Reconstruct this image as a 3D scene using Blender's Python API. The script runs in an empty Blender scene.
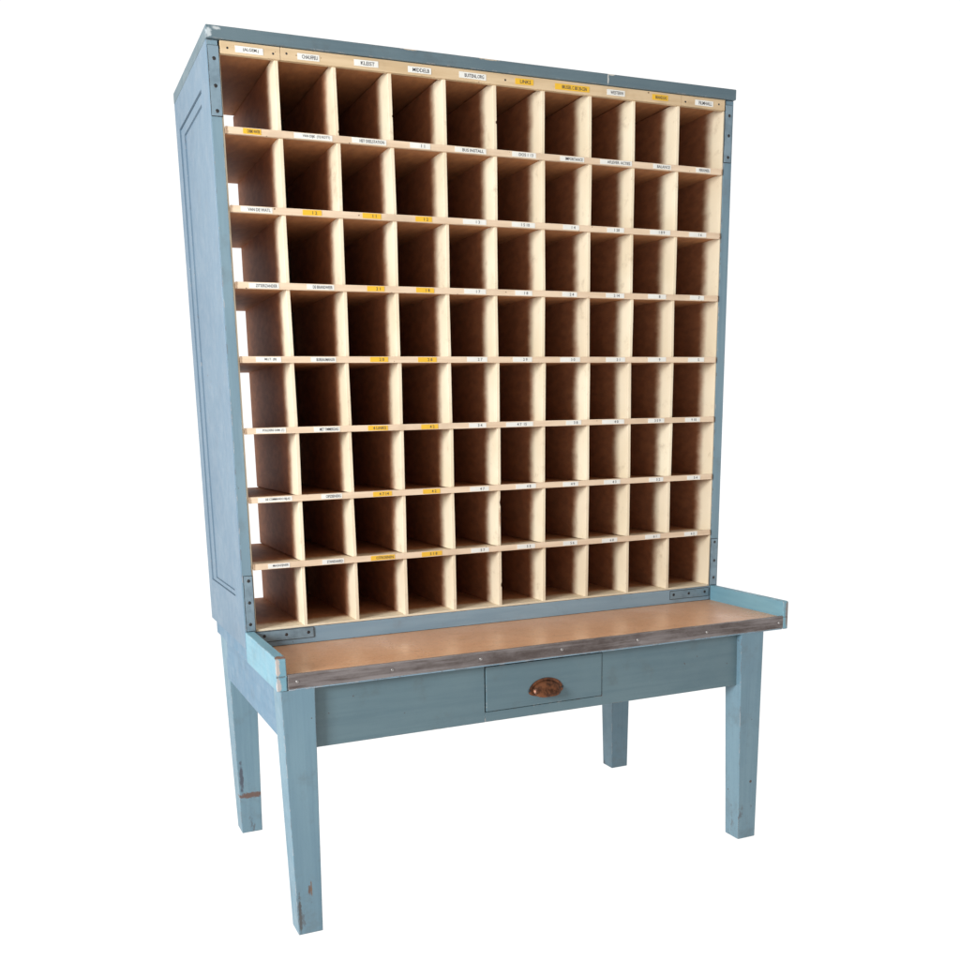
import bpy, bmesh, math, random
from mathutils import Vector, Matrix
random.seed(7)
scene = bpy.context.scene
COL = scene.collection
S = 1.3                 # plan units -> metres
FZ = -0.546             # height of the floor in plan units
def V(x, y, z): return Vector((x*S, y*S, (z-FZ)*S))

CAB = V(.625, .2, 0); TAB = V(.625, 0, FZ)      # feet of the two pieces of furniture
# ------------------------------------------------------------------ nodes
class N:
    def __init__(self, name):
        self.m = bpy.data.materials.new(name); self.m.use_nodes = True
        self.t = self.m.node_tree; self.b = self.t.nodes['Principled BSDF']
        self.tc = self.t.nodes.new('ShaderNodeTexCoord')
        self.pos = self.tc.outputs['Object']
    def n(self, typ, **kw):
        x = self.t.nodes.new(typ)
        for k, v in kw.items(): setattr(x, k, v)
        return x
    def put(self, sock, v):
        if hasattr(v, 'is_output') or hasattr(v, 'links'): self.t.links.new(v, sock)
        else:
            sock.default_value = v
    def mapping(self, sc=(1,1,1), loc=(0,0,0), rot=(0,0,0), src=None):
        m = self.n('ShaderNodeMapping'); self.t.links.new(src or self.pos, m.inputs['Vector'])
        m.inputs['Scale'].default_value = sc; m.inputs['Location'].default_value = loc; m.inputs['Rotation'].default_value = rot
        return m.outputs[0]
    def noise(self, scale, sc=(1,1,1), detail=4, rough=.55, loc=(0,0,0), dist=0):
        x = self.n('ShaderNodeTexNoise'); self.t.links.new(self.mapping(sc, loc), x.inputs['Vector'])
        x.inputs['Scale'].default_value = scale; x.inputs['Detail'].default_value = detail
        x.inputs['Roughness'].default_value = rough; x.inputs['Distortion'].default_value = dist
        return x.outputs['Fac']
    def ramp(self, v, a, b, lo=0.0, hi=1.0, smooth=True):
        x = self.n('ShaderNodeMapRange'); x.interpolation_type = 'SMOOTHSTEP' if smooth else 'LINEAR'
        self.put(x.inputs['Value'], v)
        x.inputs['From Min'].default_value = a; x.inputs['From Max'].default_value = b
        x.inputs['To Min'].default_value = lo; x.inputs['To Max'].default_value = hi
        return x.outputs['Result']
    def math(self, op, a, b=0.0, clamp=False):
        x = self.n('ShaderNodeMath', operation=op); x.use_clamp = clamp
        self.put(x.inputs[0], a); self.put(x.inputs[1], b); return x.outputs[0]
    def mix(self, f, a, b, blend='MIX'):
        x = self.n('ShaderNodeMix', data_type='RGBA', blend_type=blend)
        self.put(x.inputs[0], f)
        for s, v in ((x.inputs[6], a), (x.inputs[7], b)):
            if isinstance(v, tuple): s.default_value = (*v[:3], 1)
            else: self.t.links.new(v, s)
        return x.outputs[2]
    def xyz(self):
        x = self.n('ShaderNodeSeparateXYZ'); self.t.links.new(self.pos, x.inputs[0]); return x.outputs
    def edge(self, radius, lo=.012, hi=.14):
        """0 on faces, 1 on sharp edges"""
        bv = self.n('ShaderNodeBevel'); bv.samples = 6; bv.inputs['Radius'].default_value = radius
        g = self.n('ShaderNodeNewGeometry')
        d = self.n('ShaderNodeVectorMath', operation='DOT_PRODUCT')
        self.t.links.new(bv.outputs[0], d.inputs[0]); self.t.links.new(g.outputs['Normal'], d.inputs[1])
        return self.ramp(self.math('SUBTRACT', 1.0, d.outputs['Value']), lo, hi)
    def spot(self, c, r, soft=.35, noise_amp=.9, nscale=110):
        """mask of an irregular blotch at c (object space) with radii r"""
        m = self.mapping(tuple(1/q for q in r), tuple(-a/q for a, q in zip(c, r)))
        l = self.n('ShaderNodeVectorMath', operation='LENGTH'); self.t.links.new(m, l.inputs[0])
        nz = self.noise(nscale, detail=3)
        v = self.math('ADD', l.outputs['Value'], self.math('MULTIPLY', self.math('SUBTRACT', nz, .5), noise_amp*2))
        return self.ramp(v, 1-soft, 1+soft, 1.0, 0.0)
    def out(self, color, rough=.5, bump=None, bstr=.2, bdist=.001, metal=0, spec=.5):
        if isinstance(color, tuple): self.b.inputs['Base Color'].default_value = (*color[:3], 1)
        else: self.t.links.new(color, self.b.inputs['Base Color'])
        self.put(self.b.inputs['Roughness'], rough); self.put(self.b.inputs['Metallic'], metal)
        self.b.inputs['Specular IOR Level'].default_value = spec
        if bump is not None:
            b = self.n('ShaderNodeBump'); b.inputs['Strength'].default_value = bstr; b.inputs['Distance'].default_value = bdist
            self.t.links.new(bump, b.inputs['Height']); self.t.links.new(b.outputs[0], self.b.inputs['Normal'])
        return self.m

def blue_paint(name, grain=(1, 1, .06), spots=(), wear=.52, tint=(1,1,1), feet=False, streaks=.42, grime=.55):
    k = N(name)
    t = lambda c: tuple(a*b for a, b in zip(c, tint))
    big = k.noise(2.2, detail=3)
    streak = k.noise(55, sc=grain, detail=5, rough=.65)
    c = k.mix(k.ramp(big, .35, .65), t(BLUE_A), t(BLUE_B))
    c = k.mix(k.ramp(streak, .38, .72, 0, streaks), c, t(BLUE_C))
    dirt = k.noise(9, detail=6, rough=.7, loc=(3, 1, 7))
    c = k.mix(k.ramp(dirt, .53, .75, 0, grime), c, t((.10, .135, .15)))
    # chips on the arrises, some to wood and some to pale undercoat
    e = k.edge(.004)
    n1 = k.noise(38, detail=5, rough=.7, loc=(5, 5, 5))
    chip = k.math('MULTIPLY', e, k.ramp(n1, wear, wear+.05), clamp=True)
    n2 = k.noise(11, detail=2, loc=(9, 0, 2))
    c = k.mix(chip, c, k.mix(k.ramp(n2, .47, .53), (.10, .05, .03), (.42, .36, .33)))
    # little knocks on the flat faces
    n3 = k.noise(70, detail=2, rough=.5, loc=(1, 8, 3)); n4 = k.noise(6, detail=2, loc=(4, 4, 1))
    knock = k.math('MULTIPLY', k.ramp(n3, .73, .76), k.ramp(n4, .52, .6))
    c = k.mix(knock, c, (.07, .05, .045))
    if feet:        # kicked and scuffed towards the floor
        z = k.xyz()[2]; n5 = k.noise(30, sc=(1, 1, .35), detail=6, rough=.75, loc=(2, 6, 1))
        low = k.ramp(z, .02, .30, .10, -.03)
        c = k.mix(k.math('MULTIPLY', k.ramp(k.math('ADD', n5, low), .67, .73), .6), c, (.075, .065, .065))
        c = k.mix(k.math('MULTIPLY', k.ramp(k.math('ADD', k.noise(14, detail=6, rough=.7), low), .58, .75), .35), c, (.10, .13, .14))
    for cc, r, colr in spots:
        c = k.mix(k.spot(cc, r), c, colr)
    rg = k.ramp(k.noise(20, detail=5, rough=.7, loc=(6, 2, 2)), .3, .7, .40, .62)
    h = k.math('ADD', k.math('MULTIPLY', streak, .5), k.math('MULTIPLY', chip, -1.2))
    return k.out(c, rg, h, .55, .0016)

BLUE_A = (.120, .198, .242); BLUE_B = (.145, .228, .268); BLUE_C = (.084, .152, .198)

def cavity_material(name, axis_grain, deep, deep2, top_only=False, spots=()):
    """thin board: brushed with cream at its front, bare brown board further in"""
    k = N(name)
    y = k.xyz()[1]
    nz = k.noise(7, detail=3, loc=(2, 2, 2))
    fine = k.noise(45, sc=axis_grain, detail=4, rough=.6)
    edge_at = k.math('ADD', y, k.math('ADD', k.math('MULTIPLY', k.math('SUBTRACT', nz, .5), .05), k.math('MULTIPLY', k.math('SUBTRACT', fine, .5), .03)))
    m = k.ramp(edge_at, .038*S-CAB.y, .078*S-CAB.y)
    if top_only:       # undersides stay brown: their shade is put into the colour
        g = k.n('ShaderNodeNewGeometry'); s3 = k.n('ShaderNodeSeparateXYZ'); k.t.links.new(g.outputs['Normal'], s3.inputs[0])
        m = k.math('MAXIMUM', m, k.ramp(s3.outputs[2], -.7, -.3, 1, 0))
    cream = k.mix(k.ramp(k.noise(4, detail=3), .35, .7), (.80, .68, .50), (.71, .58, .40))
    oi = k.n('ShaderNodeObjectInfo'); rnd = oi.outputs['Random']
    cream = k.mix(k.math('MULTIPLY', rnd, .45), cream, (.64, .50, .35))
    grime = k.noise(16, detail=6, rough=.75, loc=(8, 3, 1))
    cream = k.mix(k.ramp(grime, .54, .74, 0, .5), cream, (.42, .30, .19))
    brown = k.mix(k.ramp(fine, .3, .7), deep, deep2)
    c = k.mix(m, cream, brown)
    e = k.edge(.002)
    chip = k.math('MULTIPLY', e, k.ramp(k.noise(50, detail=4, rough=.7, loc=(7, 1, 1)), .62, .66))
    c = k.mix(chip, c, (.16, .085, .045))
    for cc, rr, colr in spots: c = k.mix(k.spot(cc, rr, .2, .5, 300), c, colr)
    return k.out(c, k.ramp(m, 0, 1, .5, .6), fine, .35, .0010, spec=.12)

def cream_wood(name, a, b, g=(.08, 1, 1), ends=False):
    k = N(name)
    fine = k.noise(50, sc=g, detail=5, rough=.65)
    c = k.mix(k.ramp(fine, .35, .7), a, b)
    c = k.mix(k.ramp(k.noise(5, detail=4, rough=.7, loc=(3, 3, 3)), .5, .75, 0, .5), c, tuple(q*.72 for q in b))
    chip = k.math('MULTIPLY', k.edge(.0025), k.ramp(k.noise(42, detail=4, rough=.7), .6, .65))
    c = k.mix(chip, c, (.17, .09, .045))
    spot = k.math('MULTIPLY', k.ramp(k.noise(90, detail=1, loc=(5, 0, 0)), .74, .77), 1.0)
    c = k.mix(spot, c, (.14, .07, .035))
    if ends:        # handled ends, worn to brown wood
        for x, rx in ((SR_, .004), (SL_, .006)):
            d = k.math('ABSOLUTE', k.math('SUBTRACT', k.math('ADD', k.xyz()[0], k.math('MULTIPLY', k.math('SUBTRACT', k.noise(90, detail=3), .5), .01)), x*S-CAB.x))
            c = k.mix(k.ramp(d, rx*S*.5, rx*S*1.2, .8, 0), c, (.26, .15, .085))
    return k.out(c, .5, fine, .25, .0008)

SL_, SR_ = .0267, 1.2211
def wp(x, y, z, base):      # object-space position of a plan point for a thing standing at base
    return tuple(V(x, y, z) - base)

M = {}
M['blue'] = blue_paint('blue_paint_vertical', grain=(1, 1, .06))
M['blue_h'] = blue_paint('blue_paint_along', grain=(.06, 1, 1))
M['blue_base'] = blue_paint('blue_paint_base_rail', grain=(.06, 1, 1), tint=(1.68, 1.44, 1.42))
M['blue_stile'] = blue_paint('blue_paint_stile', grain=(1, 1, .05), tint=(1.18, 1.09, 1.07))
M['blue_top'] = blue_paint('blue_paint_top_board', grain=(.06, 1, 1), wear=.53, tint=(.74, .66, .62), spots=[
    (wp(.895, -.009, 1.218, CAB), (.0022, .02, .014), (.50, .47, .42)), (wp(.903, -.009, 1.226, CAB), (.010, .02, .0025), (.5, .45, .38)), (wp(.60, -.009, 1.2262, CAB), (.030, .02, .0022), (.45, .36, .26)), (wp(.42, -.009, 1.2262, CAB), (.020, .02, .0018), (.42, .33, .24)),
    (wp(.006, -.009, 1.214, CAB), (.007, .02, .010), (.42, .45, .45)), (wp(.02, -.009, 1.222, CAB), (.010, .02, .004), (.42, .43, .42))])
M['blue_side'] = blue_paint('blue_paint_side', grain=(1, 1, .05), tint=(.90, .82, .88), wear=.60, streaks=.22, grime=.25)
M['blue_rail'] = blue_paint('blue_paint_side_apron', grain=(1, .05, 1), tint=(.72, .80, .92))
M['blue_leg'] = blue_paint('blue_paint_leg', grain=(1, 1, .04), wear=.48, feet=True, spots=[
    (wp(.043, -.277, -.452, TAB), (.004, .02, .012), (.11, .07, .055)), (wp(.047, -.277, -.448, TAB), (.002, .02, .018), (.15, .09, .06)),
    (wp(.05, .295, -.445, TAB), (.050, .03, .009), (.12, .07, .055)), (wp(.024, .295, -.395, TAB), (.006, .02, .050), (.06, .07, .09)),
    (wp(.021, -.277, -.50, TAB), (.004, .01, .055), (.07, .07, .07)), (wp(1.152, -.277, -.40, TAB), (.004, .02, .004), (.07, .04, .03))])
M['blue_apron'] = blue_paint('blue_paint_apron', grain=(.06, 1, 1), tint=(.78, .74, .68))  # same blue, tinted darker and greyer
M['gallery'] = blue_paint('blue_paint_gallery', grain=(1, .06, 1), wear=.47, tint=(1.12, 1.34, 1.32), spots=[
    (wp(.004, -.279, .018, TAB), (.006, .006, .030), (.40, .34, .30)), (wp(.012, -.272, .0385, TAB), (.018, .012, .004), (.16, .08, .05)),
    (wp(.004, -.278, -.018, TAB), (.007, .008, .016), (.38, .34, .32)),
    (wp(1.239, -.279, .01, TAB), (.008, .006, .045), (.20, .18, .17))])
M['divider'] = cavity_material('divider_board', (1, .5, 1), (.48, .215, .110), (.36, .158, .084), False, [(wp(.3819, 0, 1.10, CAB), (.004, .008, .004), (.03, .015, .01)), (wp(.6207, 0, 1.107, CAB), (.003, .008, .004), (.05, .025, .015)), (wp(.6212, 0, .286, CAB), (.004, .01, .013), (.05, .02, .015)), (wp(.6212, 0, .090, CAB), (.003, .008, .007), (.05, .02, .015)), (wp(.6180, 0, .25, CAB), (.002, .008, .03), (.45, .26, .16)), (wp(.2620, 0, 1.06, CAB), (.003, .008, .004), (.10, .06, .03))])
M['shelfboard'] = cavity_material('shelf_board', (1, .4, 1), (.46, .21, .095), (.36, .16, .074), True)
k = N('back_board'); a = k.noise(30, sc=(.06, 1, 1), detail=4)
M['back'] = k.out(k.mix(a, (.13, .070, .045), (.08, .043, .030)), .6, a, .2, .0008)
M['lip'] = cream_wood('shelf_lip_paint', (.72, .54, .375), (.62, .44, .29), ends=True)
M['rail'] = cream_wood('header_rail_paint', (.62, .45, .27), (.52, .36, .20))

k = N('linoleum'); a = k.noise(3, detail=5, rough=.6, dist=.4); b = k.noise(60, sc=(.25, 1, 1), detail=4)
c = k.mix(k.ramp(a, .3, .7), (.68, .365, .195), (.52, .265, .135))
c = k.mix(k.ramp(b, .4, .8, 0, .35), c, (.58, .37, .23))
c = k.mix(k.ramp(k.noise(12, sc=(.3, 1, 1), detail=6, rough=.75, loc=(2, 0, 0)), .6, .75, 0, .4), c, (.18, .10, .06))
sp_ = k.noise(160, detail=2, loc=(1, 4, 2)); c = k.mix(k.ramp(sp_, .60, .68, 0, .45), c, (.26, .14, .08)); c = k.mix(k.ramp(sp_, .40, .32, 0, .30), c, (.72, .48, .32))
scr = k.noise(34, sc=(.10, 1.6, 1), detail=3, rough=.5, dist=.6, loc=(3, 9, 0)); c = k.mix(k.ramp(scr, .68, .71, 0, .5), c, (.30, .165, .095))
M['lino'] = k.out(c, k.ramp(a, .3, .7, .24, .42), b, .2, .0007)

k = N('worn_steel_edging'); a = k.noise(14, sc=(.4, 1, 1), detail=6, rough=.75); b = k.noise(90, sc=(.05, 1, 1), detail=3)
c = k.mix(k.ramp(a, .35, .65), (.165, .138, .130), (.085, .062, .055))
c = k.mix(k.ramp(b, .45, .7, 0, .45), c, (.34, .30, .29))
c = k.mix(k.math('MULTIPLY', k.edge(.003), .7), c, (.5, .46, .44))
M['steel'] = k.out(c, k.ramp(a, .3, .7, .34, .6), b, .2, .0005, metal=.55)

k = N('painted_steel_strap'); a = k.noise(20, detail=5, rough=.7)
c = k.mix(k.ramp(a, .4, .66), (.215, .290, .335), (.150, .205, .240))
c = k.mix(k.math('MULTIPLY', k.edge(.002), k.ramp(k.noise(60, detail=3), .45, .55)), c, (.09, .07, .06))
M['strap'] = k.out(c, .42, a, .3, .0006, metal=.25)

k = N('dark_screw'); M['screw'] = k.out(k.mix(k.noise(80), (.025, .025, .03), (.08, .075, .07)), .4, metal=.7)
k = N('bright_rivet'); M['rivet'] = k.out(k.mix(k.noise(80), (.36, .33, .31), (.20, .17, .16)), .3, metal=.7)
k = N('rusty_brass_cup'); a = k.noise(45, detail=5, rough=.7)
c = k.mix(k.ramp(a, .38, .62), (.060, .022, .010), (.20, .072, .030))
M['cup'] = k.out(c, k.ramp(a, .3, .7, .28, .5), a, .5, .0008, metal=.65)
k = N('white_card'); M['white'] = k.out(k.mix(k.noise(30), (.80, .77, .71), (.64, .60, .53)), .5)
k = N('yellow_tape'); M['yellow'] = k.out(k.mix(k.noise(30), (.80, .46, .03), (.66, .36, .02)), .4)
k = N('black_print'); M['ink'] = k.out((.045, .04, .05), .5)
k = N('gap_shade'); M['gap'] = k.out((.012, .012, .012), .8)

# ------------------------------------------------------------------ geometry helpers
class Thing:
    def __init__(self, name, base, label, cat):
        self.o = bpy.data.objects.new(name, None); COL.objects.link(self.o)
        self.o.location = base; self.base = Vector(base); self.o['label'] = label; self.o['category'] = cat
        self.o.empty_display_size = .1
def finish(name, bm, mats, thing, parent=None, smooth=False, label=None):
    bmesh.ops.recalc_face_normals(bm, faces=bm.faces)
    me = bpy.data.meshes.new(name)
    for v in bm.verts: v.co -= thing.base
    bm.to_mesh(me); bm.free()
    for m in (mats if isinstance(mats, (list, tuple)) else [mats]): me.materials.append(m)
    if smooth:
        for p in me.polygons: p.use_smooth = True
    o = bpy.data.objects.new(name, me); COL.objects.link(o); o.parent = parent or thing.o
    if label: o['label'] = label
    return o
def hexa(bm, pts, bevel=.0015, seg=2, mat=0):
    """8 plan points: bottom 4 (ccw) then top 4; bevelled, added to bm"""
    t = bmesh.new()
    vs = [t.verts.new(V(*p)) for p in pts]
    for f in ((0,1,2,3), (4,5,6,7), (0,1,5,4), (1,2,6,5), (2,3,7,6), (3,0,4,7)): t.faces.new([vs[i] for i in f])
    bmesh.ops.recalc_face_normals(t, faces=t.faces)
    if bevel: bmesh.ops.bevel(t, geom=list(t.edges), offset=bevel, segments=seg, profile=.6, affect='EDGES')
    for f in t.faces: f.material_index = mat
    me = bpy.data.meshes.new('tmp'); t.to_mesh(me); t.free(); bm.from_mesh(me); bpy.data.meshes.remove(me)
def box(bm, x0, x1, y0, y1, z0, z1, bevel=.0015, seg=2, mat=0):
    hexa(bm, [(x0,y0,z0),(x1,y0,z0),(x1,y1,z0),(x0,y1,z0),(x0,y0,z1),(x1,y0,z1),(x1,y1,z1),(x0,y1,z1)], bevel, seg, mat)
def taper(bm, b, t, z0, z1, bevel=.003):
    """b,t = (x0,x1,y0,y1) at bottom and top"""
    hexa(bm, [(b[0],b[2],z0),(b[1],b[2],z0),(b[1],b[3],z0),(b[0],b[3],z0),(t[0],t[2],z1),(t[1],t[2],z1),(t[1],t[3],z1),(t[0],t[3],z1)], bevel)
def dome(bm, c, r, h, n=(0,-1,0), seg=14, rings=4):
    """low domed head on the plane with normal n; c in plan units, r,h in metres"""
    n = Vector(n).normalized(); a = n.orthogonal().normalized(); b = n.cross(a); C0 = V(*c); prev = None
    for i in range(rings+1):
        t = i/rings*math.pi/2; rr = r*math.cos(t); hh = h*math.sin(t)
        if i == rings: tip = bm.verts.new(C0 + n*h); [bm.faces.new((prev[j], prev[(j+1) % seg], tip)) for j in range(seg)]; break
        ring = [bm.verts.new(C0 + n*hh + a*rr*math.cos(2*math.pi*j/seg) + b*rr*math.sin(2*math.pi*j/seg)) for j in range(seg)]
        if prev: [bm.faces.new((prev[j], prev[(j+1) % seg], ring[(j+1) % seg], ring[j])) for j in range(seg)]
        prev = ring

# ------------------------------------------------------------------ the setting
def structure(name, bm, m):
    me = bpy.data.meshes.new(name); bm.to_mesh(me); bm.free(); me.materials.append(m)
    o = bpy.data.objects.new(name, me); COL.objects.link(o); o['kind'] = 'structure'; return o
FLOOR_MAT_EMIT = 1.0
k = N('white_glow_floor'); m = k.out((.08, .08, .08), .9, spec=.05)
k.b.inputs['Emission Color'].default_value = (1, 1, 1, 1); k.b.inputs['Emission Strength'].default_value = FLOOR_MAT_EMIT  # floor glows by itself, so no shadow darkens the white
bm = bmesh.new(); R = 400
bm.faces.new([bm.verts.new((x, y, 0)) for x, y in ((-R,-R),(R,-R),(R,R),(-R,R))])
structure('floor', bm, m)

# ------------------------------------------------------------------ sorting cabinet
W, D = 1.25, .415
SL, SR = .0267, 1.2211
ZB, ZC, ZT = .0408, 1.1803, 1.2273
SH = [1.0512, .9063, .7612, .6155, .4709, .3273, .1848]     # top of each shelf lip
DV = [.1424, .263, .3819, .5025, .6207, .7397, .8592, .9765, 1.0973]   # right face of each divider
LIP = .0132
cab = Thing('sorting_cabinet', CAB, 'tall blue pigeonhole cabinet of cream cells standing on the low desk', 'sorting cabinet')

def side_panel(outer, inner, sgn, label):
    bm = bmesh.new()
    # plan of the side: frame with a stepped, recessed field on its outer face
    y0, y1, z0, z1 = 0, D, .0, 1.2035
    fy0, fy1, fz0, fz1 = .075, .366, .106, 1.137        # opening
    def P(d, y, z): return V(outer + sgn*d, y, z)
    loops = []
    for d, g, h in ((0, None, 0), (0, 0, 0), (.0050, .0006, .0008), (.0050, .0030, .0030), (.0026, .0036, .0036), (.0030, .0420, .0215), (.0065, .0426, .0223), (.0065, .0450, .0245), (.0055, .0456, .0251)):
        if g is None: r = (y0, y1, z0, z1)
        else:
            r = (fy0+g*.5, fy1-g, fz0+h*.45, fz1-h)
        loops.append([bm.verts.new(P(d, a, b)) for a, b in ((r[0], r[2]), (r[1], r[2]), (r[1], r[3]), (r[0], r[3]))])
    for A, B in zip(loops, loops[1:]):
        for i in range(4): bm.faces.new((A[i], A[(i+1) % 4], B[(i+1) % 4], B[i]))
    bm.faces.new(loops[-1])
    O = loops[0]; I = [bm.verts.new(V(inner, a, b)) for a, b in ((y0, z0), (y1, z0), (y1, z1), (y0, z1))]
    for i in range(4): bm.faces.new((O[i], O[(i+1) % 4], I[(i+1) % 4], I[i]))
    bm.faces.new(I)
    bmesh.ops.recalc_face_normals(bm, faces=bm.faces)
    es = [e for e in bm.edges if e.verts[0] in O and e.verts[1] in O]
    bmesh.ops.bevel(bm, geom=es, offset=.003, segments=3, profile=.5, affect='EDGES')
    return finish('side_panel', bm, [M['blue_side']], cab, label=label)
side_panel(0, SL-.004, 1, 'left side, the framed outer face in view')
side_panel(W, SR+.004, -1, 'right side, seen only as a narrow front edge')
# cream inner linings of the two end walls
for x0, x1 in ((SL-.0035, SL), (SR, SR+.0035)):
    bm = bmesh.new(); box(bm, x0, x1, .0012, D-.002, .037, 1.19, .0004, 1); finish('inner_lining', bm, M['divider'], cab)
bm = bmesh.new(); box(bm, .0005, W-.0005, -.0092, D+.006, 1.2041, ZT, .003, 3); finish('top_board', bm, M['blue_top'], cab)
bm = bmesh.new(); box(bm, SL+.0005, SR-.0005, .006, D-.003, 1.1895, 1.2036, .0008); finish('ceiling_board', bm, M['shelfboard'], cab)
# header rail in three lengths, with gaps
hr = None
for x0, x1 in ((SL+.0004, .1452), (.1460, 1.0968), (1.0976, SR-.0004)):
    bm = bmesh.new(); box(bm, x0, x1, -.0045, .0055, ZC, 1.2032, .0010)
    h = finish('header_rail', bm, M['rail'], cab)
    hr = (hr or []) + [h]
for x, q in ((.041, 0), (.131, 0), (.158, 1), (1.108, 2), (1.203, 2), (.64, 1)):
    bm = bmesh.new(); dome(bm, (x, -.0046, 1.192+random.uniform(-.003, .003)), .0028, .0007); finish('nail', bm, M['screw'], cab, hr[q], True)
bm = bmesh.new(); box(bm, SL-.0035, SR+.0035, -.001, .018, .0005, .0362, .0018); finish('base_rail', bm, M['blue_base'], cab)
for x0, x1 in ((.0022, SL-.0036), (SR+.0036, W-.0022)):
    bm = bmesh.new(); box(bm, x0, x1, -.0016, .0004, .0025, 1.2030, .0007, 2); finish('front_stile', bm, M['blue_stile'], cab)
bm = bmesh.new(); box(bm, .1405, W-.004, D+.0005, D+.0065, .012, 1.2035, .0006, 1); finish('back_panel', bm, M['back'], cab, label='dark back board, missing behind the first column')
# dividers: one board for every cell wall
rows = [(SH[0], ZC+.004)] + [(SH[i+1], SH[i]-LIP) for i in range(6)] + [(ZB, SH[6]-LIP)]
for zi, (z0, z1) in enumerate(rows):
    for j, x in enumerate(DV):
        dx = random.uniform(-.0011, .0011); dx2 = dx + random.uniform(-.0016, .0016); t = .0078
        bm = bmesh.new(); yb = D - random.uniform(.001, .004); yf = .0012 + random.uniform(0, .0012)
        hexa(bm, [(x-t+dx, yf, z0-.001), (x+dx, yf, z0-.001), (x+dx2*.5, yb, z0-.001), (x-t+dx2*.5, yb, z0-.001),
                  (x-t+dx2, yf, z1+.003), (x+dx2, yf, z1+.003), (x+dx2*.5, yb, z1+.003), (x-t+dx2*.5, yb, z1+.003)], .0009, 2)
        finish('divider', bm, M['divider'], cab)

# labels ---------------------------------------------------------------
def text_mesh(s):
    cu = bpy.data.curves.new('t', 'FONT'); cu.body = s; cu.size = 1; cu.resolution_u = 2
    cu.align_x = 'CENTER'; cu.align_y = 'CENTER'; cu.offset = .012
    ob = bpy.data.objects.new('t', cu); me = bpy.data.meshes.new_from_object(ob)
    bpy.data.objects.remove(ob); bpy.data.curves.remove(cu); return me
def make_label(parent, x0, x1, zc, h, yf, s, col, shift=0.0, frac=.72):
    bm = bmesh.new(); tilt = random.uniform(-.0004, .0004)
    hexa(bm, [(x0,yf-.0005,zc-h/2-tilt),(x1,yf-.0005,zc-h/2+tilt),(x1,yf,zc-h/2+tilt),(x0,yf,zc-h/2-tilt),
              (x0,yf-.0005,zc+h/2-tilt),(x1,yf-.0005,zc+h/2+tilt),(x1,yf,zc+h/2+tilt),(x0,yf,zc+h/2-tilt)], 0)
    if s:
        me = text_mesh(s)
        if len(me.vertices):
            xs = [v.co.x for v in me.vertices]; ys = [v.co.y for v in me.vertices]
            w = max(xs)-min(xs); hh = max(ys)-min(ys); cx = (max(xs)+min(xs))/2; cy = (max(ys)+min(ys))/2
            th = h*.60; tw = min((x1-x0)*frac, th/hh*w*1.05)
            xm = (x0+x1)/2 + shift*(x1-x0)
            vs = [bm.verts.new(V(xm+(v.co.x-cx)/w*tw, yf-.00075, zc+(v.co.y-cy)/hh*th)) for v in me.vertices]
            for p in me.polygons:
                try: f = bm.faces.new([vs[i] for i in p.vertices]); f.material_index = 1
                except ValueError: pass
        bpy.data.meshes.remove(me)
    t = bmesh.new(); t.free()
    me = bpy.data.meshes.new('name_card')
    for v in bm.verts: v.co -= cab.base
    bm.to_mesh(me); bm.free(); me.materials.append(M['yellow'] if col == 'y' else M['white']); me.materials.append(M['ink'])
    o = bpy.data.objects.new('name_card', me); COL.objects.link(o); o.parent = parent
    o['label'] = ('yellow' if col == 'y' else 'white') + ' name card on the cream strip'
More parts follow.
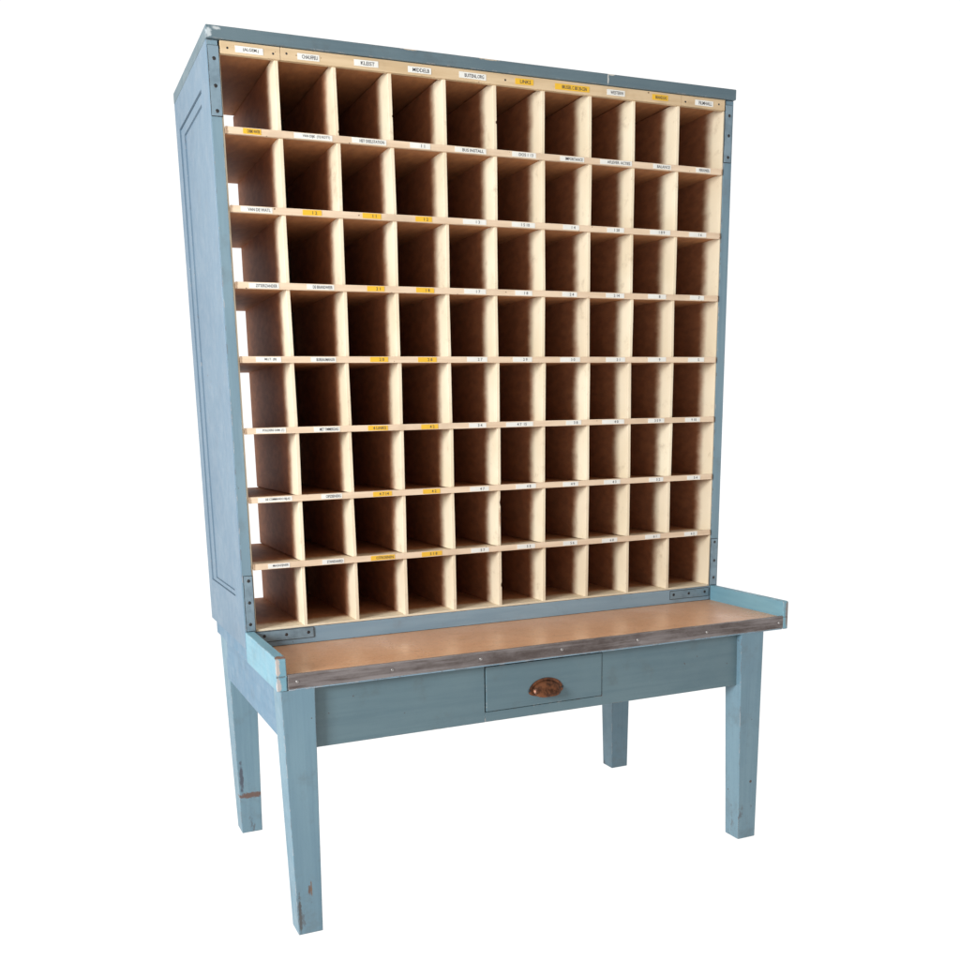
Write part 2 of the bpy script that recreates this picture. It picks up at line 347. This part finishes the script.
LABELS = [
[(0.056, 0.111, 'w', '(ALGEM.)'), (0.18, 0.225, 'w', 'CHAUFFEU'), (0.298, 0.35, 'w', 'KLEIST'), (0.415, 0.467, 'w', 'MIDDELB'), (0.531, 0.594, 'w', 'BUITENL.ORG'), (0.664, 0.708, 'y', 'LINKS'), (0.762, 0.849, 'y', 'BRUSSEL C BIS 20-CEN'), (0.895, 0.942, 'w', 'WESTERW'), (1.016, 1.059, 'y', 'BRAND.KAS'), (1.135, 1.186, 'w', 'FILMHALL')],
[(0.062, 0.098, 'y', 'CHEMO WATER'), (0.165, 0.245, 'w', 'VAN DIJK  (TE ROTT)'), (0.287, 0.362, 'w', 'HET DEELSTATION'), (0.415, 0.461, 'w', '1 1'), (0.518, 0.592, 'w', 'BUS INSTALL'), (0.655, 0.714, 'w', 'DOS 1 13'), (0.775, 0.837, 'w', 'IMPORTANCE'), (0.879, 0.964, 'w', 'AFLEVER. ACTIES'), (1.022, 1.072, 'w', 'BALANCE'), (1.143, 1.184, 'w', 'PERSONEEL')],
[(0.048, 0.112, 'w', 'VAN DE WATL'), (0.175, 0.215, 'y', '1 2'), (0.304, 0.345, 'y', '1 1'), (0.423, 0.461, 'y', '1 2'), (0.534, 0.59, 'w', '1 3'), (0.653, 0.711, 'w', '1 5 10'), (0.783, 0.825, 'w', '1 4'), (0.899, 0.945, 'w', '1 20'), (1.017, 1.074, 'w', '1 8 9'), (1.128, 1.178, 'w', '1 6')],
[(0.055, 0.117, 'w', 'ZITSERZANDER'), (0.176, 0.235, 'w', 'DE BRANDWEER'), (0.308, 0.347, 'y', '2 1'), (0.42, 0.462, 'y', '1 8'), (0.534, 0.587, 'w', '1 7'), (0.66, 0.703, 'w', '1 8'), (0.781, 0.82, 'w', '2 4'), (0.898, 0.948, 'w', '2 14'), (1.015, 1.066, 'w', '8'), (1.136, 1.177, 'w', '7')],
[(0.06, 0.113, 'w', 'M.I.T. (B)'), (0.177, 0.232, 'w', 'BUREAUMAN.IN'), (0.309, 0.35, 'y', '2 0'), (0.42, 0.464, 'y', '2 8'), (0.538, 0.588, 'w', '2 7'), (0.653, 0.702, 'w', '2 9'), (0.776, 0.829, 'w', '3 0'), (0.9, 0.953, 'w', '3 1'), (1.018, 1.07, 'w', '9'), (1.135, 1.183, 'w', '5')],
[(0.051, 0.115, 'w', 'POLDERS SAM. (1)'), (0.176, 0.234, 'w', 'MET TIMMERDAG'), (0.298, 0.344, 'y', '4 LINKS'), (0.423, 0.464, 'y', '4 2'), (0.54, 0.583, 'w', '3 4'), (0.634, 0.704, 'w', '4 7  15'), (0.792, 0.833, 'w', '3 8'), (0.891, 0.953, 'w', '4 0'), (1.022, 1.069, 'w', '3 5 9'), (1.131, 1.176, 'w', '9 10')],
[(0.046, 0.12, 'w', 'DE COMMANDO BIJ.AS'), (0.185, 0.232, 'w', 'OPZIENERS'), (0.304, 0.348, 'y', '4 7 14'), (0.423, 0.465, 'y', '4 2'), (0.54, 0.588, 'w', '4 7'), (0.658, 0.711, 'w', '4 8'), (0.784, 0.826, 'w', '4 9'), (0.898, 0.944, 'w', '4 3'), (1.028, 1.07, 'w', '5 2'), (1.142, 1.182, 'w', '5 4')],
[(0.059, 0.107, 'w', 'MAGAZIJNIER'), (0.18, 0.23, 'w', 'STANDAARD'), (0.293, 0.35, 'y', 'CITROENEN'), (0.416, 0.466, 'y', '5 1 8'), (0.54, 0.586, 'w', '5 7'), (0.66, 0.708, 'w', '5 3'), (0.785, 0.824, 'w', '5 6'), (0.894, 0.938, 'w', '6 0'), (1.02, 1.065, 'w', '6 1'), (1.138, 1.178, 'w', '6 2')]]
for (u0, u1, col, s) in LABELS[0]:
    p = hr[0] if u1 < .145 else hr[2] if u0 > 1.097 else hr[1]
    make_label(p, u0, u1, 1.1912+random.uniform(-.0008, .0008), .0118, -.0047, s, col, .06)
for i, z in enumerate(SH):
    bm = bmesh.new(); box(bm, SL+.0004, SR-.0004, .0042, D-.002, z-.0105, z-.0030, .0006, 1)
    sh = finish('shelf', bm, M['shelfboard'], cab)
    bm = bmesh.new(); box(bm, SL+.0006, SR-.0006, -.0042, .0040, z-LIP, z, .0011, 2)
    lip = finish('front_lip', bm, M['lip'], cab, sh)
    for (u0, u1, col, s) in LABELS[i+1]:
        make_label(sh, u0, u1, z-LIP/2+random.uniform(-.0003, .0005), .0102, -.0044, s, col, .08 if len(s) > 3 else .14)
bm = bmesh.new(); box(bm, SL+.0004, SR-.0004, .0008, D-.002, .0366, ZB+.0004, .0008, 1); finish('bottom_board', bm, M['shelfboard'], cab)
# steel straps with screws
def strap(x0, x1, z0, z1, holes, yf=-.0016, label=None):
    bm = bmesh.new(); box(bm, x0, x1, yf-.0026, yf-.0002, z0, z1, .0007, 2)
    g = .0011; box(bm, x0-g, x1+g, yf-.0007, yf-.0001, z0-g, z1+g, .0002, 1, 1)  # larger near-black plate behind, a painted shadow line round the strap
    s = finish('corner_strap', bm, [M['strap'], M['gap']], cab, label=label)
    for hx, hz in holes:
        bm = bmesh.new(); dome(bm, (hx, yf-.0026, hz), .0048, .0012); finish('screw', bm, M['screw'], cab, s, True)
strap(.0035, .0240, 1.0680, 1.1930, [(.0140, 1.1700), (.0138, 1.1215), (.0140, 1.0765)], label='upper left strap')
strap(.0050, .0235, .0400, .1600, [(.0148, .1500), (.0140, .1025), (.0130, .0550)], label='lower left strap')
strap(.0240, .1530, .0130, .0350, [(.0419, .0260), (.0909, .0250), (.1409, .0250)], -.0012, label='horizontal strap at lower left')
strap(1.1020, 1.2200, .0120, .0330, [(1.1110, .0235), (1.1580, .0235), (1.2080, .0235)], -.0012, label='horizontal strap at lower right')
strap(1.2240, 1.2440, .0400, .1600, [(1.2345, .1520), (1.2350, .1035), (1.2345, .0590)], label='lower right strap')
strap(1.2240, 1.2440, 1.0670, 1.1930, [(1.2350, 1.1700), (1.2350, 1.1260), (1.2350, 1.0780)], label='upper right strap')

# ------------------------------------------------------------------ sorting desk
desk = Thing('sorting_desk', TAB, 'low blue wooden desk with brown linoleum top and one drawer, carrying the cabinet', 'desk')
TB = -.0283; E = -.2783
bm = bmesh.new(); box(bm, .0060, 1.2380, E+.003, .365, TB, -.0009, .0012); finish('tabletop', bm, M['blue_h'], desk)
bm = bmesh.new(); box(bm, .0225, 1.2275, E+.0032, .30, -.0008, -.0001, .0002, 1); finish('linoleum_sheet', bm, M['lino'], desk)
# steel edging with a lip over the linoleum
bm = bmesh.new()
prof = [(E+.0025, -.0262), (E, -.0262), (E, .0016), (E+.0010, .0028), (E+.0052, .0028), (E+.0052, .0004), (E+.0025, .0004)]
nseg = 60; X0, X1 = .0230, 1.2275; rings = []
for i in range(nseg+1):
    x = X0+(X1-X0)*i/nseg; w = random.uniform(-.0005, .0005); w2 = random.uniform(-.0004, .0004)
    rings.append([bm.verts.new(V(x, y + (w if abs(y-E) < .002 else 0), z + (w2 if z > .002 else 0))) for y, z in prof])
for A, B in zip(rings, rings[1:]):
    for j in range(len(prof)): bm.faces.new((A[j], A[(j+1) % len(prof)], B[(j+1) % len(prof)], B[j]))
bm.faces.new(rings[0]); bm.faces.new(rings[-1])
bm2 = bmesh.new(); box(bm2, .0240, 1.2255, E+.0008, E+.010, TB-.0012, TB+.0016, .0006, 1); finish('underside_batten', bm2, M['blue_base'], desk)
edging = finish('metal_edging', bm, M['steel'], desk)
for x in (.0417, .2380, .4343, .6270, .8200, 1.0070, 1.2150):
    bm = bmesh.new(); dome(bm, (x, E-.0002, -.0128+random.uniform(-.001, .001)), .0046, .0022); finish('rivet', bm, M['rivet'], desk, edging, True)
# gallery rails
def gallery(x0, x1, label):
    bm = bmesh.new()
    # one board: notched at its front end where the edging meets it
    prof = [(-.0018, TB-.0005), (E-.0003, TB-.0005), (E-.0003, -.0012), (E+.0012, -.0002), (E-.0001, .0010), (E+.0002, .0335), (E+.0022, .0365), (E+.0075, .0380), (-.0018, .0385)]
    A = [bm.verts.new(V(x0, y, z)) for y, z in prof]; B = [bm.verts.new(V(x1, y, z)) for y, z in prof]
    fs = [bm.faces.new(A), bm.faces.new(B)]
    for j in range(len(prof)): fs.append(bm.faces.new((A[j], A[(j+1) % len(prof)], B[(j+1) % len(prof)], B[j])))
    bmesh.ops.recalc_face_normals(bm, faces=fs)
    es = list({e for f in fs for e in f.edges if e.calc_length() > .02*S})
    bmesh.ops.bevel(bm, geom=es, offset=.0022, segments=2, profile=.5, affect='EDGES')
    finish('gallery_rail', bm, M['gallery'], desk, label=label)
gallery(.0008, .0212, 'left gallery rail with chipped front end')
gallery(1.2268, 1.2410, 'right gallery rail')
bm = bmesh.new(); box(bm, .0028, .0058, .0008, .365, TB, -.0006, .0008); finish('side_edging', bm, M['blue_rail'], desk)
# aprons
bm = bmesh.new(); AY = -.2613; AZ = -.1565; DX0, DX1, DZ0, DZ1 = .4522, .7370, -.1335, -.0350
box(bm, .070, DX0-.0026, AY, AY+.02, AZ, TB, .001, 1); box(bm, DX1+.0012, 1.113, AY, AY+.02, AZ, TB, .001, 1)
box(bm, DX0-.0026, DX1+.0022, AY+.0001, AY+.0201, AZ, DZ0-.0012, .001, 1)
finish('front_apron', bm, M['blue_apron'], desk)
bm = bmesh.new(); box(bm, .0098, .028, -.230, .300, -.1345, TB-.0002, .0015); finish('side_apron', bm, M['blue_rail'], desk, label='left side apron')
bm = bmesh.new(); box(bm, 1.150, 1.1700, -.230, .300, -.1345, TB-.0002, .0015); finish('side_apron', bm, M['blue_rail'], desk, label='right side apron')
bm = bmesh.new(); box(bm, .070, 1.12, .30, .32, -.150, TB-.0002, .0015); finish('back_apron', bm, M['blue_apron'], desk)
bm = bmesh.new(); box(bm, DX0-.008, DX1+.008, AY+.0205, .22, DZ0-.008, TB-.0006, .001); finish('drawer_box', bm, M['gap'], desk)  # near-black and oversized to block light through the drawer gaps
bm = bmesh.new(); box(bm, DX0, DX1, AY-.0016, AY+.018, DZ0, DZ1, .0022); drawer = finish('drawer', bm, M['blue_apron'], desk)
# cup handle
def cup(cx, cz, w, h, d, y0):
    bm = bmesh.new(); nu, nv = 28, 12; th = .0016
    def grid(k):
        g = []
        for i in range(nu+1):
            a = math.pi*i/nu; row = []
            for j in range(nv+1):
                b = j/nv*math.pi/2      # from the back plate edge (0) to the rim
                # shell: quarter ellipsoid, open downward
                rx = (w/2-k); rz = (h-k); ry = (d-k)
                x = math.cos(a)*math.cos(b)**.8*rx + math.cos(a)*0; z = math.sin(a)*math.cos(b)**.8*rz; y = -math.sin(b)**.9*ry
                x = math.cos(a)*rx*(max(math.cos(b), 0)**.55); z -= .013*math.sin(b)**1.5
                row.append(V(cx, y0, cz)+Vector((x, y, z)))
            g.append(row)
        return g
    O = [[bm.verts.new(p) for p in r] for r in grid(0)]; I = [[bm.verts.new(p) for p in r] for r in grid(th)]
    for i in range(nu):
        for j in range(nv):
            for G in (O, I): bm.faces.new((G[i][j], G[i+1][j], G[i+1][j+1], G[i][j+1]))
        bm.faces.new((O[i][0], O[i+1][0], I[i+1][0], I[i][0]))
    for j in range(nv):
        bm.faces.new((O[0][j], O[0][j+1], I[0][j+1], I[0][j])); bm.faces.new((O[nu][j], O[nu][j+1], I[nu][j+1], I[nu][j]))
    bmesh.ops.remove_doubles(bm, verts=bm.verts, dist=1e-5)
    return bm
CX, CZ, YF = .5955, -.1040, AY-.0017
h = finish('cup_handle', cup(CX, CZ, .090, .031, .022, YF-.0012), M['cup'], desk, drawer, True)
bm = bmesh.new()       # flat back plate: an oval flange with ears
n = 36; fr, bk = [], []
for i in range(n):
    a = 2*math.pi*i/n; rx = .0550; rz = .038 if math.sin(a) > 0 else .015
    p = V(CX, YF, CZ)+Vector((math.cos(a)*rx, 0, math.sin(a)*rz)); bk.append(bm.verts.new(p+Vector((0, -.0002, 0)))); fr.append(bm.verts.new(p*1+Vector((0, -.0016, 0))))
bm.faces.new(fr); bm.faces.new(bk)
for i in range(n): bm.faces.new((fr[i], fr[(i+1) % n], bk[(i+1) % n], bk[i]))
plate = finish('handle_plate', bm, M['cup'], desk, drawer)
for sx in (-1, 1):
    bm = bmesh.new(); dome(bm, (CX+sx*.0405, YF-.0013, CZ+.004), .0038, .0018); finish('screw', bm, M['screw'], desk, drawer, True)
# legs
def leg(b, t, label): 
    bm = bmesh.new(); taper(bm, b, t, FZ, TB-.0002, .0022); finish('leg', bm, M['blue_leg'], desk, label=label)
leg((.0160, .0670, -.2768, -.2260), (.0080, .0765, -.2768, -.2120), 'front left leg with a brown knot near its foot')
leg((1.1215, 1.1720, -.2768, -.2280), (1.1070, 1.1720, -.2768, -.2180), 'front right leg')
leg((.0180, .0700, .2960, .3510), (.0090, .0790, .2800, .3600), 'back left leg with a brown scraped band')
leg((1.1230, 1.1760, .2960, .3450), (1.1110, 1.1760, .2850, .3550), 'back right leg')

# ------------------------------------------------------------------ camera
cd = bpy.data.cameras.new('camera'); cam = bpy.data.objects.new('camera', cd); COL.objects.link(cam); scene.camera = cam
cam.location = V(-.4105, -2.1069, .4691); cam.rotation_euler = [math.radians(a) for a in (77.875, 1.426, -22.461)]
cd.sensor_width = 36; cd.lens = 991.59/960*36
cd.shift_x = (480-435.93)/960; cd.shift_y = (637.22-480)/960
cd.clip_start = .05; cd.clip_end = 2000

# ------------------------------------------------------------------ light
w = bpy.data.worlds.new('World'); scene.world = w; w.use_nodes = True
nt = w.node_tree; bg = nt.nodes['Background']
tc = nt.nodes.new('ShaderNodeTexCoord'); sp = nt.nodes.new('ShaderNodeSeparateXYZ'); nt.links.new(tc.outputs['Generated'], sp.inputs[0])
mr = nt.nodes.new('ShaderNodeMapRange'); nt.links.new(sp.outputs[1], mr.inputs[0]); mr.interpolation_type = 'SMOOTHSTEP'
mr.inputs['From Min'].default_value = -.5; mr.inputs['From Max'].default_value = .15
mr.inputs['To Min'].default_value = .16; mr.inputs['To Max'].default_value = 1.06
m2 = nt.nodes.new('ShaderNodeMapRange'); nt.links.new(sp.outputs[2], m2.inputs[0]); m2.interpolation_type = 'SMOOTHSTEP'
m2.inputs['From Min'].default_value = -.05; m2.inputs['From Max'].default_value = .5
m2.inputs['To Min'].default_value = .12; m2.inputs['To Max'].default_value = .62
nt.links.new(m2.outputs[0], mr.inputs['To Min'])
nt.links.new(mr.outputs[0], bg.inputs['Strength']); bg.inputs['Color'].default_value = (1, 1, 1, 1)

def area(name, loc, target, size, power, color=(1, 1, 1), sy=None):
    l = bpy.data.lights.new(name, 'AREA'); l.energy = power; l.size = size; l.color = color
    if sy: l.shape = 'RECTANGLE'; l.size_y = sy
    o = bpy.data.objects.new(name, l); COL.objects.link(o); o.location = loc
    o.rotation_euler = (Vector(target)-Vector(loc)).to_track_quat('-Z', 'Y').to_euler()
    return o
area('key_light', (-3.75, -2.1, 2.15), (.55, .1, .95), 1.3, 350, (.88, .95, 1.0), 1.4)  # added key lamp out of view at front left, slightly cool

scene.view_settings.view_transform = 'Standard'; scene.view_settings.look = 'None'
scene.view_settings.exposure = 0; scene.view_settings.gamma = 1
scene.render.engine = 'CYCLES'
scene.cycles.max_bounces = 8; scene.cycles.diffuse_bounces = 4
